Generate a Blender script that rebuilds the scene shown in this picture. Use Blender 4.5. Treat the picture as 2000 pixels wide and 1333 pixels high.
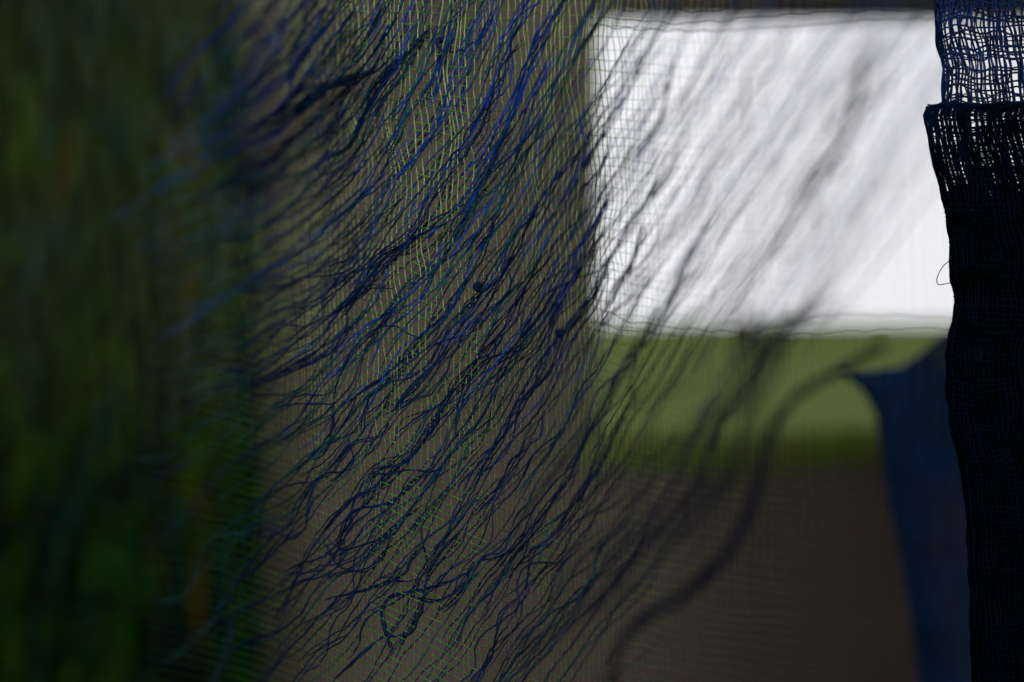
import bpy, math, random
import numpy as np
from mathutils import Vector

for o in list(bpy.data.objects):
    bpy.data.objects.remove(o)
SC = bpy.context.scene
COL = SC.collection
rng = np.random.default_rng(11)
random.seed(11)

# ------------------------------------------------------------------ camera, sky, sun, exposure
H = 1.2                      # height of the lens over the ground
FPX = 2778.0                 # 50 mm lens on 36 mm, for a 2000 px wide photograph
FOCUS = 0.375
cd = bpy.data.cameras.new('camera')
cam = bpy.data.objects.new('camera', cd)
COL.objects.link(cam)
cam.location = (0, 0, H)
cam.rotation_euler = (math.pi / 2, 0, 0)
cd.lens = 50
cd.sensor_width = 36
cd.clip_start = 0.01
cd.clip_end = 4000
cd.dof.use_dof = True
cd.dof.focus_distance = FOCUS
cd.dof.aperture_fstop = 5.0
SC.camera = cam

SUN_EL, SUN_AZ = math.radians(34), math.radians(175)     # azimuth: clockwise from +Y
w = bpy.data.worlds.new('World')
SC.world = w
w.use_nodes = True
nt = w.node_tree
bg = nt.nodes['Background']
sky = nt.nodes.new('ShaderNodeTexSky')
sky.sky_type = 'NISHITA'
sky.sun_disc = False
sky.sun_elevation = SUN_EL
sky.sun_rotation = SUN_AZ
sky.air_density = 1.0
sky.dust_density = 4.0
tcw = nt.nodes.new('ShaderNodeTexCoord')      # overcast: the band above the horizon is as bright as the sky over it
vmx = nt.nodes.new('ShaderNodeVectorMath'); vmx.operation = 'MAXIMUM'
vmx.inputs[1].default_value = (-2, -2, 0.17)
nt.links.new(tcw.outputs['Generated'], vmx.inputs[0])
nt.links.new(vmx.outputs[0], sky.inputs['Vector'])
hs = nt.nodes.new('ShaderNodeHueSaturation')
hs.inputs['Saturation'].default_value = 0.15
nt.links.new(sky.outputs[0], hs.inputs['Color'])
tint = nt.nodes.new('ShaderNodeVectorMath'); tint.operation = 'MULTIPLY'
tint.inputs[1].default_value = (1.0, 0.965, 0.985)
nt.links.new(hs.outputs[0], tint.inputs[0]); nt.links.new(tint.outputs[0], bg.inputs['Color'])
bg.inputs['Strength'].default_value = 0.096
sl = bpy.data.lights.new('sun', 'SUN')
sun = bpy.data.objects.new('sun', sl)
COL.objects.link(sun)
sl.energy = 1.1
sl.angle = math.radians(12)
sl.color = (1.0, 0.96, 0.9)
sd = Vector((math.sin(SUN_AZ) * math.cos(SUN_EL), math.cos(SUN_AZ) * math.cos(SUN_EL), math.sin(SUN_EL)))
sun.rotation_euler = (-sd).to_track_quat('-Z', 'Y').to_euler()
sun.location = (0, 0, 30)
SC.view_settings.view_transform = 'Standard'
SC.view_settings.look = 'None'
SC.view_settings.exposure = 1.1
SC.view_settings.gamma = 1.0

# ------------------------------------------------------------------ helpers
def W(px, py, Z):
    """the point at depth Z on the sight line through pixel (px, py); arrays allowed"""
    px, py, Z = np.broadcast_arrays(np.asarray(px, float), np.asarray(py, float), np.asarray(Z, float))
    return np.stack([(px - 1000) / FPX * Z, Z, H - (py - 666.5) / FPX * Z], -1)

class Noise1:
    def __init__(self, scale, n=5):
        self.f = rng.uniform(0.35, 1.6, n) * 2 * math.pi / scale
        self.p = rng.uniform(0, 2 * math.pi, n)
        self.a = rng.uniform(0.4, 1.0, n)
        self.a /= math.sqrt((self.a ** 2).sum() / 2)
    def __call__(self, x):
        x = np.asarray(x, float)[..., None]
        return (self.a * np.sin(x * self.f + self.p)).sum(-1)

class Noise2:
    def __init__(self, sx, sy, n=9):
        self.fx = rng.normal(0, 1, n) * 2 * math.pi / sx
        self.fy = rng.normal(0, 1, n) * 2 * math.pi / sy
        self.p = rng.uniform(0, 2 * math.pi, n)
    def __call__(self, x, y):
        x, y = np.broadcast_arrays(np.asarray(x, float), np.asarray(y, float))
        return np.sin(x[..., None] * self.fx + y[..., None] * self.fy + self.p).sum(-1) * math.sqrt(2 / len(self.p))

class MB:
    def __init__(self):
        self.v, self.f, self.m, self.n = [], [], [], 0
    def add(self, v, f, mat=0):
        v = np.asarray(v, float); f = np.asarray(f, int)
        self.v.append(v); self.f.append(f + self.n); self.m.append(np.full(len(f), mat)); self.n += len(v)
    def tube(self, pts, rad, sides=4, mat=0, caps=True):
        pts = np.asarray(pts, float); n = len(pts)
        rad = np.broadcast_to(np.asarray(rad, float), (n,))
        t = np.gradient(pts, axis=0)
        t /= np.linalg.norm(t, axis=1)[:, None] + 1e-12
        ref = np.array([0.13, 1.0, 0.07])
        s = np.cross(t, ref); s /= np.linalg.norm(s, axis=1)[:, None] + 1e-12
        u = np.cross(s, t)
        a = np.arange(sides) * 2 * math.pi / sides
        ring = (np.cos(a)[None, :, None] * s[:, None, :] + np.sin(a)[None, :, None] * u[:, None, :]) * rad[:, None, None] + pts[:, None, :]
        i = np.arange(n - 1)[:, None] * sides
        j = np.arange(sides)[None, :]; k = (j + 1) % sides
        f = np.stack([i + j, i + k, i + sides + k, i + sides + j], -1).reshape(-1, 4)
        self.add(ring.reshape(-1, 3), f, mat)
    def quad(self, a, b, c, d, mat=0):
        self.add([a, b, c, d], [[0, 1, 2, 3]], mat)
    def box(self, x0, x1, y0, y1, z0, z1, mat=0):
        v = [(x, y, z) for z in (z0, z1) for y in (y0, y1) for x in (x0, x1)]
        self.add(v, [[0, 2, 3, 1], [4, 5, 7, 6], [0, 1, 5, 4], [2, 6, 7, 3], [0, 4, 6, 2], [1, 3, 7, 5]], mat)
    def build(self, name, mats, parent=None, smooth=True):
        v = np.concatenate(self.v); f = np.concatenate(self.f)
        if parent is not None:
            v = v - np.array(parent.location)
        me = bpy.data.meshes.new(name)
        me.vertices.add(len(v)); me.vertices.foreach_set('co', v.ravel())
        me.loops.add(f.size); me.loops.foreach_set('vertex_index', f.ravel().astype(np.int32))
        me.polygons.add(len(f))
        me.polygons.foreach_set('loop_start', (np.arange(len(f)) * f.shape[1]).astype(np.int32))
        for m in (mats if isinstance(mats, (list, tuple)) else [mats]):
            me.materials.append(m)
        me.polygons.foreach_set('material_index', np.concatenate(self.m).astype(np.int32))
        me.polygons.foreach_set('use_smooth', np.full(len(f), smooth))
        me.update(); me.validate()
        o = bpy.data.objects.new(name, me)
        COL.objects.link(o)
        if parent is not None:
            o.parent = parent
        return o

def empty(name, loc):
    o = bpy.data.objects.new(name, None)
    o.empty_display_size = 0.02
    COL.objects.link(o)
    o.location = loc
    return o

def tag(o, label=None, cat=None, group=None, kind=None):
    for k, v in (('label', label), ('category', cat), ('group', group), ('kind', kind)):
        if v:
            o[k] = v
    return o

def mat(name, col, col2=None, scale=200.0, rough=0.8, transl=0.0, tcol=None, spec=0.08, stretch=(1, 1, 1), bump=0.0, detail=4.0):
    m = bpy.data.materials.new(name)
    m.use_nodes = True
    n = m.node_tree; L = n.links
    p = n.nodes['Principled BSDF']
    p.inputs['Roughness'].default_value = rough
    p.inputs['Specular IOR Level'].default_value = spec
    p.inputs['Base Color'].default_value = (*col, 1)
    csock = None
    if col2 is not None:
        tc = n.nodes.new('ShaderNodeTexCoord')
        mp = n.nodes.new('ShaderNodeMapping'); mp.inputs['Scale'].default_value = stretch
        nz = n.nodes.new('ShaderNodeTexNoise'); nz.inputs['Scale'].default_value = scale; nz.inputs['Detail'].default_value = detail
        rp = n.nodes.new('ShaderNodeValToRGB')
        rp.color_ramp.elements[0].position = 0.35; rp.color_ramp.elements[0].color = (*col, 1)
        rp.color_ramp.elements[1].position = 0.65; rp.color_ramp.elements[1].color = (*col2, 1)
        L.new(tc.outputs['Object'], mp.inputs[0]); L.new(mp.outputs[0], nz.inputs['Vector'])
        L.new(nz.outputs['Fac'], rp.inputs[0]); L.new(rp.outputs[0], p.inputs['Base Color'])
        csock = rp.outputs[0]
        if bump:
            b = n.nodes.new('ShaderNodeBump'); b.inputs['Strength'].default_value = bump; b.inputs['Distance'].default_value = 0.002
            L.new(nz.outputs['Fac'], b.inputs['Height']); L.new(b.outputs[0], p.inputs['Normal'])
    if transl > 0:
        t = n.nodes.new('ShaderNodeBsdfTranslucent')
        if tcol is not None:
            t.inputs['Color'].default_value = (*tcol, 1)
        elif csock is not None:
            L.new(csock, t.inputs['Color'])
        else:
            t.inputs['Color'].default_value = (*col, 1)
        mx = n.nodes.new('ShaderNodeMixShader'); mx.inputs[0].default_value = transl
        L.new(p.outputs[0], mx.inputs[1]); L.new(t.outputs[0], mx.inputs[2])
        L.new(mx.outputs[0], n.nodes['Material Output'].inputs['Surface'])
    return m

M_wall = mat('wall_render', (0.060, 0.049, 0.045), (0.044, 0.036, 0.032), 5.0, 0.9, bump=0.2)
M_bush = mat('bush_leaf', (0.050, 0.042, 0.020), (0.035, 0.030, 0.016), 6.0, 0.9, 0.2)
M_grass = mat('grass_blade', (0.045, 0.058, 0.005), (0.050, 0.042, 0.010), 30.0, 0.9)
M_sill = mat('soft_edge_sill', (0.050, 0.076, 0.012), (0.056, 0.056, 0.020), 9.0, 0.95)
M_lawn = mat('lawn_grass', (0.043, 0.066, 0.005), (0.033, 0.052, 0.004), 0.6, 0.95, spec=0.1)
M_block = mat('bounce_block_dark', (0.05, 0.045, 0.042), (0.035, 0.03, 0.03), 4.0, 0.9)
M_ncol = mat('net_upright_yarn', (0.50, 0.62, 0.30), (0.34, 0.48, 0.18), 260.0, 0.6, 0.35)
M_nrow = mat('net_cross_yarn', (0.10, 0.42, 0.03), (0.05, 0.25, 0.02), 300.0, 0.5, 0.25)
M_backrow = mat('backlit_row', (0.03, 0.035, 0.02), (0.02, 0.02, 0.015), 100.0, 0.9)
M_dark = mat('near_dark_thread', (0.010, 0.012, 0.028), (0.007, 0.010, 0.028), 120.0, 0.9, 0.15, (0.014, 0.016, 0.04), 0.03)
M_navy = mat('navy_thread', (0.003, 0.020, 0.105), (0.003, 0.012, 0.052), 120.0, 0.8, 0.2, (0.02, 0.05, 0.25), 0.15)
M_blue = mat('blue_thread', (0.004, 0.07, 0.50), (0.004, 0.030, 0.20), 90.0, 0.8, 0.25, (0.01, 0.12, 0.6), 0.15)
M_teal = mat('teal_thread', (0.004, 0.090, 0.110), (0.003, 0.045, 0.080), 110.0, 0.8, 0.2, (0.02, 0.10, 0.15), 0.15)
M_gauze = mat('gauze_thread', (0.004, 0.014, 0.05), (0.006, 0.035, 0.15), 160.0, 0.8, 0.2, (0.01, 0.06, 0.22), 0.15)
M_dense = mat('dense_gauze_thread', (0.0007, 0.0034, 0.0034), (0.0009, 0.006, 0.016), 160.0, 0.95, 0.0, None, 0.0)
M_drape = mat('blue_drape_thread', (0.005, 0.030, 0.105), (0.004, 0.018, 0.065), 60.0, 0.85, 0.25, (0.01, 0.06, 0.2), 0.1)

# ------------------------------------------------------------------ the setting
ZW = 1.6
RF = 2.35                        # underside of the unseen cover added for shade
SK = (-.95, .27, -1.42, .9)       # light hole cut in the added cover, x0, x1, y0, y1
RD0, RD1, RDB = -1.1, 1.2, 1.1    # rear gap added for fill light
m = MB(); m.quad((-1500, -1500, 0), (1500, -1500, 0), (1500, 1500, 0), (-1500, 1500, 0))
tag(m.build('lawn', M_lawn), kind='structure')
m = MB(); m.box(-400, 400, 110, 160, -.5, 3.1)
v = m.v[0]; v[(v[:, 1] < 120) & (v[:, 2] > 0), 1] = 150       # a low grassy bank at the end of the lawn
tag(m.build('grassy_bank', M_lawn, smooth=False), kind='structure')
m = MB(); m.quad((-4, -4, .004), (4, -4, .004), (4, ZW, .004), (-4, ZW, .004))  # unseen dark floor, added to cut green bounce from the lawn
tag(m.build('bounce_block', M_block), kind='structure')

ox0 = 0.168 / 2.778 * ZW; ox1 = 1.9 / 2.778 * ZW
oz1 = H + (666.5 - 22) / FPX * ZW; oz0 = H - (893 - 666.5) / FPX * ZW
m = MB()
for _ in range(1500):                            # longer grass outside the opening
    x, y = rng.uniform(ox0 - .1, ox1 + .1), rng.uniform(ZW + .12, ZW + .5)
    h = H - (rng.normal(872, 14) - 666.5) / FPX * y
    lx, ly = rng.normal(0, .05), rng.normal(0, .03)
    c = np.array([[x, y, 0], [x + .3 * lx, y + .3 * ly, h * .6], [x + lx, y + ly, h]])
    d = np.array([.004, 0, 0])
    m.add(np.concatenate([c - d, c + d * [[1], [1], [.2]]]), [[0, 3, 4, 1], [1, 4, 5, 2]])
tag(m.build('tall_grass', M_grass), kind='stuff')
bush = empty('bush', (60 * 455 / FPX, 60, 0))     # a lone bush out on the lawn
tag(bush, 'small brownish bush standing far out on the lawn against the white sky', 'bush')
brng = np.random.default_rng(5)
m = MB()
for _ in range(900):
    u = brng.normal(0, 1, 3); u /= np.linalg.norm(u); u *= brng.random() ** .4
    c = np.array([60 * 455 / FPX, 60, 1.45]) + u * [.55, .55, .95]
    a, d = brng.normal(0, .07, 3), brng.normal(0, .07, 3)
    m.quad(c - a, c - d, c + a, c + d)
m.build('foliage', M_bush, bush)
m = MB(); m.tube([(60 * 455 / FPX, 60, 0), (60 * 455 / FPX + .05, 60, .6), (60 * 455 / FPX, 60, 1.3)], [.09, .07, .05], 8); m.build('stem', M_bush, bush)
shed = empty('shed', (0, ZW, 0))
tag(shed, 'dim brown rendered shed wall with a wide bright opening onto lawn and white sky', 'shed')
m = MB()
m.box(-2.6, ox0, ZW, ZW + .05, 0, RF)
m.box(ox1, 3.2, ZW, ZW + .05, 0, RF)
m.box(ox0, ox1, ZW, ZW + .05, oz1, RF)
m.box(ox0, ox1, ZW, ZW + .05, 0, oz0)
m.build('front_wall', M_wall, shed, smooth=False)
m = MB()                                        # rounded sill, coloured between lawn and wall to paint the soft fade
sx = np.linspace(ox0 - .02, ox1 + .02, 40); sn = Noise1(.4, 5)
m.tube(np.stack([sx, np.full(40, ZW + .02), oz0 + .002 + .003 * sn(sx) - .008 * (sx - ox0)], -1), .026, 12)
m.build('sill', M_sill, shed)
m = MB()                                        # unseen side and rear walls added for shade, rear gap for fill light
m.box(-2.65, -2.6, -2.5, ZW + .05, 0, RF)
m.box(3.2, 3.25, -2.5, ZW + .05, 0, RF)
m.box(-2.6, RD0, -2.5, -2.45, 0, RF); m.box(RD1, 3.2, -2.5, -2.45, 0, RF); m.box(RD0, RD1, -2.5, -2.45, 2.05, RF); m.box(RD0, RD1, -2.5, -2.45, 0, RDB)
m.build('shade_walls', M_wall, shed, smooth=False)
m = MB()                                        # unseen cover added for shade, its hole shaped to light the net
m.box(-2.7, SK[0], -2.55, ZW + .1, RF, RF + .08); m.box(SK[1], 3.3, -2.55, ZW + .1, RF, RF + .08)
m.box(SK[0], SK[1], -2.55, SK[2], RF, RF + .08); m.box(SK[0], SK[1], SK[3], ZW + .1, RF, RF + .08)
m.build('shade_cover', M_wall, shed, smooth=False)

# ------------------------------------------------------------------ green net
NX = np.array([-700, -150, 300, 520, 600, 700, 780, 860, 930, 1000, 1100, 1200, 1400, 1700, 2100, 2400.])
NZ = np.array([.80, .68, .60, .497, .450, .404, .383, .3745, .376, .381, .391, .402, .430, .48, .54, .57])
NB = np.array([.80, .64, .50, .430, .401, .382, .3765, .3745, .3765, .381, .390, .402, .430, .48, .54, .57])
def net_z(x, y):
    k = np.clip((np.asarray(y, float) - 350) / 450, 0, 1); k = k * k * (3 - 2 * k)
    return np.interp(x, NX, NZ) * (1 - k) + np.interp(x, NX, NB) * k
fold = Noise2(260, 2200)
def net_depth(x, y):
    return net_z(x, y) * (1 + 0.006 * fold(x, y))
xs = [-420.0]
while xs[-1] < 2250:
    xs.append(xs[-1] + np.interp(xs[-1], [-150, 450, 600, 750, 850, 930, 1020, 1180, 1300, 1500, 2000],
                                 [7, 7, 7.5, 11, 13, 12.5, 9.5, 9, 12.5, 16, 21]) * rng.uniform(.72, 1.28))
MROW = ([-300, 50, 200, 350, 500, 900, 1200, 1700], [-.06, .08, .20, .26, .35, .47, .54, .6])
wob = Noise2(110, 330); wob2 = Noise2(50, 120); rowb = Noise2(330, 160)
net = empty('green_net', (0, .375, H - .3))
tag(net, 'fine green see-through net hanging across the whole view, sharp at the centre', 'net')
mu = MB(); ys = np.arange(-330, 1640, 8.0)
for i, x0 in enumerate(xs):
    x = x0 + 0.03 * (ys - 600) + wob(x0, ys) * 2.8 * np.interp(ys, [0, 500, 900], [1.5, 1.0, .7]) + wob2(x0, ys) * 1.5 + rng.normal(0, .25, len(ys))
    Z = net_depth(x, ys) + 0.00012 * np.where((np.arange(len(ys)) // 2 + i) % 2, 1, -1)
    px = 3.0 * rng.uniform(.75, 1.25)
    r = px / FPX * .375 / 2 * np.interp(x0, [200, 450, 540, 640, 760, 980, 1150, 1250, 1350, 1700], [.15, .22, .5, .8, .9, .95, .85, .42, .28, .25]) * np.interp(ys, [0, 450, 700, 950, 1333], [1.0, .92, .65, .2, .11])  # yarns thin downwards to stand in for the fading light
    mu.tube(W(x, ys, Z), r, 4)
mu.build('upright_yarns', M_ncol, net)
mw = MB(); xr = np.arange(-420, 2260, 8.0)
y0 = -420.0; k = 0
while y0 < 1750:
    mm = np.interp(y0, *MROW)
    y = y0 + mm * 480 * np.tanh((xr - 850) / 480) + rowb(xr, y0) * 2.2 + wob2(xr, y0) * .7
    Z = net_depth(xr, y) + 0.00012 * np.where((np.arange(len(xr)) // 2 + k) % 2, -1, 1)
    r = 1.9 * rng.uniform(.8, 1.2) / FPX * .375 / 2 * np.interp(xr, [200, 450, 560, 760, 1150, 1350, 1700], [.25, .4, .7, 1, .8, .3, .16])
    mw.tube(W(xr, y, Z), r, 4)
    y0 += 17.5 * rng.uniform(.85, 1.15); k += 1
mw.build('cross_yarns', M_nrow, net)
DARK_ROWS = [((1215, 22), (1315, 20), (1362, 27), (1430, 21), (1500, 12), (1620, 8), (1760, 4), (1880, 2)),
       ((1150, 34), (1180, 36), (1250, 42), (1310, 47), (1370, 46), (1430, 40), (1600, 28), (1880, 24)),
       ((1130, 44), (1180, 52), (1260, 59), (1340, 62), (1500, 56), (1700, 42), (1880, 38)),
       ((1140, 590), (1180, 607), (1230, 628), (1300, 637), (1400, 645), (1500, 651), (1600, 648), (1720, 640), (1900, 636)),
       ((1120, 615), (1170, 632), (1220, 644), (1300, 653), (1400, 658), (1520, 664), (1650, 660), (1900, 655)),
       ((1440, 655), (1520, 636), (1590, 620), (1650, 612), (1900, 622))]
def smooth_curve(c, n=160):
    c = np.array(c, float); t = np.linspace(0, 1, n); u = np.linspace(0, 1, len(c))
    for _ in range(2):
        d = np.linspace(0, 1, 4 * len(c)); c = np.stack([np.interp(d, u, c[:, 0]), np.interp(d, u, c[:, 1])], -1); u = d
        c[1:-1] = (c[:-2] + 2 * c[1:-1] + c[2:]) / 4
    return np.stack([np.interp(t, u, c[:, 0]), np.interp(t, u, c[:, 1])], -1)
for c in DARK_ROWS:  # net rows before the opening, their backlit darkness put into the colour
    mh = MB()
    c = smooth_curve(c)
    z = np.interp(c[:, 0], [1100, 1400, 1900], [.395, .43, .47])
    mh.tube(W(c[:, 0], c[:, 1] + 1.2 * Noise1(70, 4)(c[:, 0]), z), 1.9 / FPX * .375 / 2, 5)
    mh.build('backlit_row', M_backrow, net)

# ------------------------------------------------------------------ frayed blue cloth
CP = np.array([  # x, y, direction in degrees (0 = to the right, 90 = up)
    (850, 60, 68), (1000, 150, 66), (620, 100, 55), (480, 100, 48), (480, 300, 28), (600, 260, 42), (760, 260, 60), (900, 350, 57), (1080, 350, 60),
    (440, 500, 14), (560, 520, 28), (700, 500, 52), (860, 520, 54), (1050, 560, 60), (450, 740, 20), (560, 720, 32), (680, 720, 52), (820, 760, 50),
    (980, 800, 58), (1120, 850, 62), (560, 900, 40), (560, 1100, 40), (560, 1260, 46), (700, 950, 48), (700, 1150, 47), (850, 1000, 52), (850, 1200, 56),
    (1000, 1100, 54), (1150, 1150, 50), (1300, 1100, 50), (1300, 900, 58), (1450, 950, 62), (1250, 700, 60), (1450, 720, 55), (1250, 350, 58), (1300, 80, 60),
    (1500, 400, 56), (1500, 80, 58), (1750, 300, 55), (1750, 50, 52), (1700, 620, 48)], float)
def angle(x, y):
    d2 = (CP[:, 0] - x) ** 2 + (CP[:, 1] - y) ** 2 + 900
    wgt = 1 / d2 ** 1.5
    return math.radians((CP[:, 2] * wgt).sum() / wgt.sum())
TX = np.array([200, 380, 520, 600, 700, 780, 850, 930, 1000, 1150, 1300, 1500, 1700, 2000.])
TZ = np.array([.64, .57, .487, .443, .400, .381, .3755, .3715, .364, .340, .303, .257, .23, .215])
TB = np.array([.56, .49, .422, .394, .3795, .3752, .374, .3725, .366, .343, .303, .257, .23, .215])
def thread_z(x, y):
    k = np.clip((np.asarray(y, float) - 350) / 450, 0, 1); k = k * k * (3 - 2 * k)
    return np.interp(x, TX, TZ) * (1 - k) + np.interp(x, TX, TB) * k
def stream(x, y, length, amp=.16):
    na, nb = Noise1(230, 4), Noise1(70, 3)
    out = []
    for sgn in (1, -1):
        px, py, s, part = x, y, 0.0, []
        while s < length / 2:
            a = angle(px, py) + amp * na(sgn * s) * .8 + amp * .22 * nb(sgn * s)
            px += sgn * 7 * math.cos(a); py -= sgn * 7 * math.sin(a); s += 7
            part.append((px, py))
        out.append(part)
    return np.array(out[1][::-1] + [(x, y)] + out[0])
def spline(ctrl, step=7.0):
    p = np.array(ctrl, float)
    p = np.vstack([2 * p[0] - p[1], p, 2 * p[-1] - p[-2]])
    res = []
    for i in range(1, len(p) - 2):
        n = max(2, int(np.linalg.norm(p[i + 1] - p[i]) / step))
        t = np.linspace(0, 1, n, endpoint=False)[:, None]
        a, b, c, d = p[i - 1], p[i], p[i + 1], p[i + 2]
        res.append(.5 * (2 * b + (c - a) * t + (2 * a - 5 * b + 4 * c - d) * t ** 2 + (3 * b - a - 3 * c + d) * t ** 3))
    return np.vstack(res + [p[-2][None]])
threads = []          # (world points, radius array, material index, apparent size)
def add_thread(p2, dz=0.0, dia=4.2, mi=0, zfun=None, crimp=1.0, taper=5):
    n = len(p2)
    s = np.arange(n) * 7.0; crimp *= .7
    c1, c2, c3 = Noise1(34, 4), Noise1(34, 4), Noise1(240, 4)
    q = p2 + crimp * np.stack([c1(s), c2(s)], -1) * .8
    Z = (zfun if zfun is not None else thread_z)(q[:, 0], q[:, 1]) * (1 + dz + .005 * c3(s))
    wv = Noise1(90, 3)
    r = dia / FPX * .375 / 2 * (1 + .12 * wv(s)) * np.minimum(1, .35 + np.minimum(np.arange(n), np.arange(n)[::-1]) / taper)
    pts = W(q[:, 0], q[:, 1], Z)
    L = np.linalg.norm(np.diff(p2, axis=0), axis=1).sum()
    inframe = ((q[:, 0] > 0) & (q[:, 0] < 2000) & (q[:, 1] > 0) & (q[:, 1] < 1333)).mean()
    threads.append((pts, r, mi, L * dia * inframe / Z.mean()))
def pick(y):
    blue = np.interp(y, [0, 300, 600, 900], [.70, .50, .10, .0])  # more bright blue near the top: light from above put into the colour
    u = rng.random()
    return 1 if u < blue else (2 if u < blue + .33 else 0)
def bundle(p2, n, spread, dia=3.8, mi=0, dz=0.0, zfun=None, trim=True):
    tp = 5 if trim else 22
    s = np.arange(len(p2)) * 7.0
    for _ in range(n):
        a, b = Noise1(260, 3), Noise1(260, 3)
        gather = np.linspace(.45, 1.7, len(p2))[:, None] if p2[0, 0] < p2[-1, 0] else 1.0
        k0, k1 = int(rng.uniform(0, .25) * len(p2)), int(rng.uniform(.75, 1) * len(p2))
        add_thread((p2 + np.stack([a(s), b(s)], -1) * spread * gather)[k0:k1] if n > 2 and trim else p2 + np.stack([a(s), b(s)], -1) * spread, dz + rng.normal(0, .004), dia * rng.uniform(.8, 1.2), mi, zfun, taper=tp)
REG = [  # x0, x1, y0, y1, count, length range, depth jitter, doubling
    (640, 1120, -60, 420, 62, (260, 700), .008, .35),
    (480, 720, 20, 640, 64, (160, 420), .02, .3),
    (440, 640, -60, 320, 34, (180, 420), .02, .3),
    (700, 1130, 380, 800, 48, (260, 640), .010, .35),
    (540, 760, 620, 1330, 24, (180, 460), .015, .3),
    (740, 1100, 780, 1340, 30, (260, 640), .008, .35),
    (1080, 1280, 0, 1250, 38, (240, 660), .035, .25),
    (1240, 1500, -40, 900, 24, (300, 700), .06, .25),
    (1480, 1820, -40, 520, 34, (340, 760), .08, .2),
    (1040, 1420, 850, 1333, 7, (280, 620), .05, .3)]
for x0, x1, ya, yb, cnt, (l0, l1), jz, dbl in REG:
    ro = rng.random()
    for _ in range(cnt):
        x = x0 + (x1 - x0) * ((ro + .7549 * _) % 1); y = ya + (yb - ya) * ((ro * 3 + .5698 * _) % 1)
        p = stream(x, y, 1.3 * rng.uniform(l0, l1), np.interp(y, [300, 900], [.15, .20]) * np.interp(x, [1150, 1350], [1, .4]))
        dz, mi = rng.normal(0, jz), pick(y)
        dia = rng.uniform(2.1, 3.6) * np.interp(x, [600, 680, 1150, 1350], [1.3, 1.0, 1.0, .55])
        add_thread(p, dz, dia, mi)
        if rng.random() < dbl:
            s = np.arange(len(p)) * 7.0
            a, b = Noise1(220, 3), Noise1(220, 3)
            add_thread(p + np.stack([a(s) * 6 + 6, b(s) * 5 + 4], -1), dz + .002, dia * rng.uniform(.7, 1), mi)
c3 = lambda *a: [(500 + u / 2.857, 400 + v / 2.857) for u, v in a]
c2 = lambda *a: [(500 + u / 2.857, v / 2.857) for u, v in a]
c4 = lambda *a: [(500 + u / 2.76, 850 + v / 2.76) for u, v in a]
front = lambda x, y: net_z(x, y) - .0015
HERO = [
    (c3((440, 1290), (432, 1100), (480, 920), (545, 800), (640, 710), (740, 676), (800, 690), (870, 730), (930, 748)), 1, 4.0, 0),
    (c3((760, 890), (860, 850), (960, 800), (1060, 755), (1190, 722), (1280, 640), (1360, 540), (1480, 430)), 1, 4.0, 0),
    (c3((770, 1140), (830, 1060), (930, 960), (1020, 870), (1090, 790)), 2, 4.2, 0),
    (c3((780, 1280), (900, 1190), (1000, 1135), (1100, 1100), (1150, 1060)), 1, 3.8, 0),
    (c3((700, 1180), (790, 1130), (870, 1000), (960, 930), (1060, 850)), 1, 3.8, 0),
    (c4((380, 550), (430, 600), (490, 620), (600, 585), (700, 545), (800, 440), (850, 380)), 1, 3.8, 0),
    (c4((360, 545), (400, 640), (430, 690), (485, 725), (540, 695), (620, 600), (700, 530), (780, 460), (900, 380)), 1, 3.8, 0),
    (c4((735, 1180), (715, 1090), (690, 1020), (680, 960), (690, 910), (725, 880), (800, 865), (900, 885), (980, 890), (1060, 850), (1120, 800), (1200, 740)), 2, 4.0, 0),
    (c4((740, 1170), (700, 1050), (684, 940), (730, 875), (800, 860), (950, 820), (1080, 770), (1180, 710)), 2, 4.0, 0),
    (c4((760, 1190), (840, 1020), (890, 940), (905, 850), (930, 740), (970, 670), (1040, 590), (1120, 500)), 2, 4.2, 0),
    (c4((440, 600), (480, 480), (530, 410), (600, 390), (700, 365), (800, 300), (880, 230), (960, 180)), 2, 3.8, 0),
    (c4((640, 150), (632, 205), (680, 215), (750, 205), (810, 190), (880, 190), (950, 200), (1010, 170)), 1, 4.0, 0),
    (c4((360, 520), (440, 420), (500, 350), (600, 300), (700, 240), (790, 150), (860, 100), (900, 30)), 2, 4.0, 0),
    (c4((370, 890), (480, 860), (600, 830), (720, 790), (800, 750), (840, 680), (900, 600)), 2, 4.0, 0),
    (c4((430, 1310), (550, 1200), (640, 1120), (700, 1090), (830, 1070), (890, 930)), 2, 4.0, 0),
    (c4((660, 515), (680, 380), (720, 280), (760, 210)), 1, 3.6, 0),
    (c2((1040, 200), (1010, 215), (1015, 270), (1080, 295), (1150, 280), (1230, 230), (1275, 210)), 1, 3.8, 0),
    ([(872, 72), (858, 74), (856, 90), (872, 100)], 3, 4.0, 0),
]
for ctrl, n, dia, mi in HERO:
    bundle(spline(ctrl), n, 2.0 if n > 1 else .4, dia, mi, -.001, front)
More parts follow.
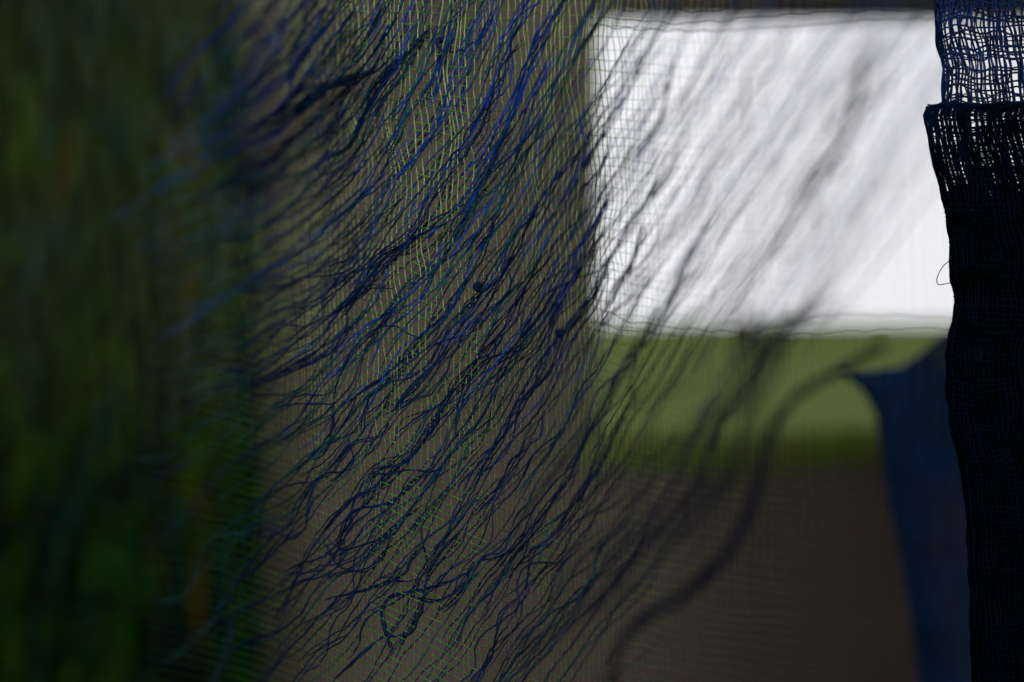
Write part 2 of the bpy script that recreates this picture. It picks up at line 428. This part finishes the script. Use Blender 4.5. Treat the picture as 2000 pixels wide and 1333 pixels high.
FAT = [  # thick bundles, left of and at the focus
    (c2((380, 900), (500, 830), (600, 640), (690, 480), (800, 340), (880, 240), (960, 160), (1060, 60)), 6, 5.4, 3.3, 0),
    (c2((530, 800), (600, 640), (700, 470), (790, 330), (890, 225)), 4, 4.4, 3.4, 0),
    (c2((960, 640), (1010, 480), (1040, 330), (1090, 180), (1150, 40)), 4, 5.1, 3.1, 1),
    (c2((-60, 720), (150, 620), (330, 540), (500, 440), (620, 400), (720, 330), (800, 250)), 6, 7.6, 3.9, 0),
    (c2((0, 720), (170, 640), (320, 540), (450, 490), (560, 420)), 4, 6.8, 3.9, 0),
    (c2((170, 560), (215, 400), (280, 250), (340, 170), (400, 40), (440, -60)), 5, 6.1, 3.7, 1),
    (c2((330, 960), (390, 830), (440, 700), (500, 560), (560, 460)), 4, 6.8, 3.6, 0),
    (c2((-350, 1150), (-160, 1020), (100, 980), (260, 960), (400, 880), (520, 830)), 4, 8.5, 4.2, 2),
    (c3((480, 640), (510, 560), (600, 470), (640, 380), (700, 310), (800, 255), (900, 180), (1000, 110), (1120, 40), (1250, -60)), 5, 5.1, 3.3, 0),
    (c3((640, 345), (720, 290), (850, 240), (960, 140), (1060, 70)), 3, 4.4, 3.1, 0),
    (c3((-200, 470), (60, 450), (200, 425), (380, 360), (520, 310), (640, 200)), 4, 6.8, 3.9, 0),
    (c3((-120, 1050), (50, 980), (200, 900), (420, 780), (520, 690), (640, 600)), 3, 6.8, 3.9, 0),
    (c3((0, 1010), (150, 960), (300, 880), (440, 780)), 2, 6.8, 3.7, 0),
    (c3((100, 1150), (250, 1110), (400, 1090), (480, 1040)), 2, 6.8, 3.6, 0),
    (c3((440, 460), (520, 380), (640, 330)), 2, 5.1, 3.3, 0),
    (c3((1100, 1280), (1150, 1130), (1200, 1020), (1280, 920), (1380, 840), (1470, 790), (1540, 680), (1640, 540), (1780, 380), (1920, 250), (2050, 60)), 4, 10.2, 3.0, 0),
    (c4((100, 1010), (160, 880), (230, 730), (330, 560), (420, 430), (540, 320)), 2, 5.1, 3.3, 0),
    (c4((130, 750), (230, 725), (340, 700), (420, 640), (520, 560)), 2, 5.1, 3.3, 0),
    (c4((900, 760), (1010, 600), (1100, 380), (1180, 250), (1260, 120), (1290, 20)), 2, 5.1, 3.1, 0),
    (c4((960, 980), (1050, 890), (1130, 790), (1220, 680), (1330, 620), (1450, 420), (1530, 350), (1600, 240)), 3, 6.8, 3.4, 0),
]
for ctrl, n, sp, dia, mi in FAT:
    bundle(spline(ctrl), n, sp, dia, mi)
for _ in range(28):       # loose curls
    x, y = rng.uniform(560, 1000), rng.uniform(600, 1340)
    p = stream(x, y, rng.uniform(160, 520), .5)
    add_thread(p, rng.normal(-.004, .006), rng.uniform(2.4, 3.6), 0)
    if rng.random() < .5:
        add_thread(p + rng.normal(0, 2.5, 2) + np.stack([Noise1(200, 3)(np.arange(len(p)) * 7.0) * 2.5, np.zeros(len(p))], -1), rng.normal(-.004, .004), rng.uniform(2.2, 3.2), 0)
for _ in range(56):       # stray hairs that reach over the creeper
    x, y = rng.uniform(340, 560), rng.uniform(40, 1250)
    add_thread(stream(x, y, rng.uniform(160, 340), .3), rng.normal(0, .03), rng.uniform(2.6, 4.4), 0 if rng.random() < .7 else 2)
NEAR = [  # bundles that have swung clear of the net towards the lens
    ([(1170, 1390), (1195, 1320), (1215, 1260), (1250, 1215), (1330, 1165), (1410, 1095), (1455, 1020), (1485, 930), (1510, 850), (1560, 770), (1640, 725), (1730, 670)], .245, 9, 4.0, 5.0),
    ([(1150, 1200), (1200, 1120), (1255, 1050), (1340, 1010), (1400, 970), (1440, 890), (1475, 800), (1530, 680), (1610, 540)], .238, 3, 10.0, 2.6),
    ([(1140, 1210), (1200, 1180), (1260, 1110), (1320, 1050), (1385, 980), (1450, 860), (1505, 740), (1580, 600), (1670, 430), (1770, 250)], .225, 2, 16.0, 2.3),
    ([(1060, 1200), (1130, 1100), (1200, 1030), (1260, 960), (1340, 860), (1420, 740), (1490, 620), (1575, 450), (1670, 260), (1760, 80)], .225, 2, 16.0, 2.3),
    ([(1180, 960), (1230, 870), (1290, 780), (1370, 690), (1430, 620), (1510, 510), (1595, 360), (1640, 240), (1700, 60)], .235, 2, 18.0, 2.3),
    ([(1330, 900), (1400, 800), (1470, 700), (1560, 640), (1650, 600)], .22, 3, 9.0, 3.6),
    ([(1015, 1310), (1030, 1275), (1050, 1255), (1090, 1235), (1150, 1185), (1230, 1110), (1300, 1030), (1380, 900), (1450, 760), (1540, 600)], .285, 3, 7.0, 3.0),
    ([(1010, 1030), (1045, 970), (1070, 930), (1110, 880), (1180, 800), (1250, 690), (1320, 560), (1400, 400)], .30, 3, 7.0, 2.8),
    ([(1200, 620), (1290, 500), (1380, 360), (1450, 220), (1530, 40)], .255, 2, 9.0, 3.6),
    ([(1380, 640), (1460, 540), (1560, 400), (1650, 250), (1720, 60)], .225, 2, 9.0, 3.6),
    ([(1240, 330), (1262, 275), (1285, 240), (1305, 180), (1330, 100)], .305, 3, 3.0, 3.4),
    ([(1262, 268), (1272, 256), (1288, 236)], .312, 4, 2.5, 4.0),
    ([(1298, 196), (1300, 180), (1304, 160)], .312, 2, 2.0, 4.0),
    ([(1250, 405), (1268, 378), (1285, 352)], .312, 3, 4.0, 3.6),
    ([(1180, 600), (1200, 560), (1230, 520), (1260, 440)], .325, 4, 3.0, 4.2)]
for ctrl, z, n, sp, dia in NEAR:
    bundle(spline(ctrl), n, sp, dia, 3, 0, lambda x, y, z=z: np.full(np.shape(x), z), False)

cloth = empty('frayed_cloth', (.02, .36, H - .35))
tag(cloth, 'frayed navy blue cloth whose loose threads stream down through the green net', 'cloth')
MT = [M_navy, M_blue, M_teal, M_dark]
order = sorted(range(len(threads)), key=lambda i: -threads[i][3])
for i in order[:96]:
    p, r, mi, _ = threads[i]
    b = MB(); b.tube(p, r, 6, 0); b.build('loose_thread', MT[mi], cloth)
b = MB()
for i in order[96:]:
    p, r, mi, _ = threads[i]
    b.tube(p, r, 5, mi)
tag(b.build('thread_fringe', MT, cloth), kind='stuff')

def knot(px, py, Z, rad):
    pts = []
    t = np.linspace(0, 1, 150)
    a = [Noise1(.22, 5) for _ in range(3)]
    d = np.stack([a[0](t), a[1](t), a[2](t)], -1)
    d = d / (np.linalg.norm(d, axis=1)[:, None] + .35) * rad * .8
    b = MB(); b.tube(W(px, py, Z)[None] + d, rad * .3, 6); b.build('knot', M_navy, cloth)
knot(933, 560, .366, .0014)
knot(1092, 650, .345, .0012)
knot(770, 917, .385, .0007)
knot(864, 78, .373, .0008)
knot(646, 1124, .41, .0011)

# ------------------------------------------------------------------ gauze at the right edge
def edge_fun(tab):
    ty, tx = zip(*tab)
    return lambda y: np.interp(y, ty, tx)
E_up = edge_fun([(-200, 1845), (0, 1831), (50, 1828), (90, 1833), (130, 1843), (195, 1845), (240, 1846)])
E_low = edge_fun([(195, 1826), (205, 1812), (225, 1805), (290, 1818), (350, 1832), (400, 1843), (470, 1854), (550, 1859), (590, 1865), (640, 1858),
                  (690, 1848), (760, 1850), (850, 1860), (920, 1877), (1000, 1888), (1100, 1894), (1333, 1899), (1600, 1905)])
ebump = Noise1(26, 5)
def gauze_layer(mb, E, ya, yb, width, Z0, dz, pitch, rowp, dia, jit, foldr=.004, inset=0.0, lean=0.0, fringe=0.0, topfun=None, dia_row=None):
    """one sheet of loose weave; its left edge turns away round a fold of radius foldr"""
    ys = np.arange(ya, yb + 1, 6.0)
    rr = foldr / Z0 * FPX
    us, u = [], 0.0
    while u < width:
        us.append(u); u += pitch * rng.uniform(.55, 1.45)
    def place(u, y, n=0.0):
        ph = np.minimum(u / rr, math.pi / 2)
        off = rr * (1 - np.cos(ph)) + np.maximum(0, u - rr * math.pi / 2)
        z = Z0 + dz * np.sin(ph) * foldr
        return E(y) + inset + off + n, z
    nz = Noise2(120, 200); nz2 = Noise2(36, 60); nw = Noise2(300, 180)
    for i, u in enumerate(us):
        x, z = place(u, ys, (nz(u, ys) * jit + nz2(u, ys) * jit * .25) * (0.35 if u < 3 else 1) + (.7 * ebump(ys) if u < 3 else 0))
        x = x + lean * (ys - ya) * np.minimum(1, u / 60)
        zz = z + nw(u, ys) * .0009 + .0001 * (1 if i % 2 else -1)
        yy = ys if topfun is None else ys + topfun(x) * np.clip(1 - (ys - ya) / 60, 0, 1)
        mb.tube(W(x, yy, zz), dia * rng.uniform(.7, 1.3) / FPX * Z0 / 2, 4)
    y = ya
    while y < yb:
        uu = np.concatenate([np.linspace(0, rr * 1.57, 9)[:-1], np.arange(rr * 1.57, width, 7.0)])
        yy = y + nz(uu + 900, y) * jit * 1.3 + nz2(uu + 500, y) * jit * .25
        x, z = place(uu, yy)
        x = x + lean * (yy - ya) * np.minimum(1, uu / 60)
        if topfun is not None:
            yy = yy + topfun(x) * max(0, 1 - (y - ya) / 60)
        mb.tube(W(x, yy, z + nw(uu, yy) * .0009), (dia_row or dia) * rng.uniform(.7, 1.3) / FPX * Z0 / 2, 4)
        y += rowp * rng.uniform(.6, 1.4)

gz = empty('hanging_gauze', (.13, .378, H - .35))
tag(gz, 'dark blue open weave gauze hanging in folds down the right edge, in sharp focus', 'gauze')
b = MB()
gauze_layer(b, E_up, -160, 222, 330, .376, -1, 10, 17, 4.0, 3.2, dia_row=3.8)
gauze_layer(b, E_up, -160, 222, 330, .381, 1, 12, 21, 3.8, 3.6, dia_row=3.6)
gauze_layer(b, E_up, -160, 222, 330, .385, 1, 30, 34, 4.0, 5.0, inset=8)
b.build('upper_sheet', M_gauze, gz)
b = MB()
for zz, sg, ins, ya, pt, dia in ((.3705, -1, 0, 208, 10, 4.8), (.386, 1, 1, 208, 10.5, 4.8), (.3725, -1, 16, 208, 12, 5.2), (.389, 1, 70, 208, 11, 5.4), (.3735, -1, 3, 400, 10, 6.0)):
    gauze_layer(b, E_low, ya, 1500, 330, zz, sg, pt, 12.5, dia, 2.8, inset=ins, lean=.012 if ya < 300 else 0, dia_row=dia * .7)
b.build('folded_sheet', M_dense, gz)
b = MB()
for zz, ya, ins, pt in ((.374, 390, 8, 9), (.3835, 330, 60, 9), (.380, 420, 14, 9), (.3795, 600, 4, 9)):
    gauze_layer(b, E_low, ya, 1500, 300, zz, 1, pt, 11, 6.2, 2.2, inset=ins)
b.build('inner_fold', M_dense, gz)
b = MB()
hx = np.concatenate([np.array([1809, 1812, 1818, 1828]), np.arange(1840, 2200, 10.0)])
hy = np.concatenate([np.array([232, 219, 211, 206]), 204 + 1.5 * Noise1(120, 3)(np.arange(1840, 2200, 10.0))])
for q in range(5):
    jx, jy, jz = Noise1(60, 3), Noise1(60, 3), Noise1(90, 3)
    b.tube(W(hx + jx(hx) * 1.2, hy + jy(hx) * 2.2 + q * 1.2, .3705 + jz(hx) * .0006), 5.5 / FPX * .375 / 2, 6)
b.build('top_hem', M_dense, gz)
b = MB()
lp = spline([(1862, 508), (1850, 513), (1838, 526), (1830, 545), (1833, 556), (1846, 555), (1866, 550)], 3)
b.tube(W(lp[:, 0], lp[:, 1], .374), 1.7 / FPX * .375 / 2, 6)
b.build('loose_loop', M_drape, gz)

# ------------------------------------------------------------------ blurred drape behind the gauze
dr = empty('blue_drape', (.2, .66, H - .4))
tag(dr, 'out of focus dark blue cloth with a pointed corner hanging behind the gauze', 'drape')
E_dr = edge_fun([(712, 1645), (722, 1636), (735, 1656), (760, 1684), (810, 1712), (900, 1724), (980, 1738), (1100, 1764), (1200, 1780), (1333, 1797), (1600, 1825)])
topf = lambda x: np.interp(x, [1650, 1700, 1760, 1800, 1840, 1900, 2100], [0, 4, -4, -30, -66, -110, -200.])
b = MB()
gauze_layer(b, E_dr, 722, 1560, 420, .66, -1, 7.0, 9.0, 4.0, .8, foldr=.003, topfun=topf)
b.build('front_sheet', M_drape, dr)
b = MB()
gauze_layer(b, E_dr, 722, 1560, 70, .668, 1, 5.0, 7.0, 4.0, .8, foldr=.003, topfun=topf)
b.build('side_hem', M_drape, dr)
b = MB()
gauze_layer(b, E_dr, 724, 940, 400, .672, 1, 6.0, 7.0, 4.2, .8, foldr=.003, inset=3, topfun=topf)
gauze_layer(b, E_dr, 724, 900, 400, .676, 1, 6.0, 7.0, 4.2, .8, foldr=.003, inset=3, topfun=topf)
b.build('top_fold', M_drape, dr)

# ------------------------------------------------------------------ leafy creeper at the left
LC = [((0.0015, 0.014, 0.002), (0.001, 0.008, 0.002)), ((0.0035, 0.019, 0.002), (0.002, 0.012, 0.002)), ((0.001, 0.011, 0.010), (0.001, 0.007, 0.008)),
      ((0.028, 0.017, 0.002), (0.017, 0.010, 0.002)), ((0.001, 0.003, 0.005), (0.001, 0.002, 0.004)), ((0.009, 0.025, 0.002), (0.006, 0.016, 0.002))]
ML = [mat('creeper_leaf', a, c, 120.0, 0.95, 0.3, None, 0.0) for a, c in LC]
M_stem = mat('creeper_stem', (0.06, 0.04, 0.02), (0.035, 0.022, 0.012), 60.0, 0.9)
cr = empty('creeper', (-.4, 1.3, 0))
tag(cr, 'dark green leafy creeper hanging along the left edge, out of focus', 'creeper')
b = MB()
def leaf(c, L, wd, tilt, lean, yaw, mi):
    t = np.array([0, .2, .5, .8, 1.0]); hw = np.array([.06, .75, 1, .6, .04]) * wd / 2
    ax = np.array([math.sin(tilt), 0, -math.cos(tilt)])
    ax = np.array([ax[0] * math.cos(lean), math.sin(lean), ax[2] * math.cos(lean)])
    sd = np.cross(ax, [math.sin(yaw), -math.cos(yaw), .15]); sd /= np.linalg.norm(sd)
    nn = np.cross(sd, ax)
    mid = c + (t[:, None] - .5) * L * ax + (nn * L * .12) * (1 - (2 * t[:, None] - 1) ** 2)
    v = np.concatenate([mid - sd * hw[:, None], mid - nn * (hw[:, None] * .25), mid + sd * hw[:, None]])
    f = []
    for i in range(4):
        f += [[i, 5 + i, 6 + i, i + 1], [5 + i, 10 + i, 11 + i, 6 + i]]
    b.add(v, f, mi)
cl = Noise2(230, 640); cl2 = Noise2(110, 330); hue = Noise2(240, 400)
nleaf = 0
while nleaf < 8000:
    px, py = rng.uniform(-420, 520), rng.uniform(-260, 1560)
    bound = np.interp(py, [-260, 0, 150, 300, 500, 700, 1600], [430, 440, 450, 462, 476, 487, 497]) + rng.normal(0, 4 if py > 600 else 26)
    Z = rng.uniform(1.1, 1.4)
    if px > bound:
        continue
    g = cl(px, py) + cl2(px, py)
    hh = hue(px, py)
    u = rng.random()
    br = abs(px - np.interp(py, [-200, 0, 300, 500, 900, 1300], [280, 290, 370, 350, 400, 430]))
    if br < 36 and u < (.65 if py < 620 else .4) and cl2(px, py) > -.1 and (py < 620 or py > 920):
        mi = 3
    elif u < .07:
        mi = rng.choice(6)
    elif g > .9:
        mi = 5 if hh > -.2 else 1
    elif g > -.1:
        mi = 2 if hh < -.1 else (1 if g > .45 else 0)
    else:
        mi = 4 if g < -.9 or hh > .6 else 2
    leaf(W(px, py, Z), rng.uniform(.04, .09), rng.uniform(.008, .017), rng.normal(-.08, .2), rng.normal(0, .4), rng.normal(0, .7), mi)
    nleaf += 1
b.build('foliage', ML, cr)
for x0, x1, z in ((300, 400, 1.38), (120, 60, 1.41), (440, 455, 1.4), (210, 250, 1.42)):
    b = MB(); t = np.linspace(0, 1, 60); n1 = Noise1(.4, 3)
    b.tube(W(x0 + (x1 - x0) * t + n1(t) * 18, -330 + t * 2000, z), .006, 7); b.build('stem', M_stem, cr)
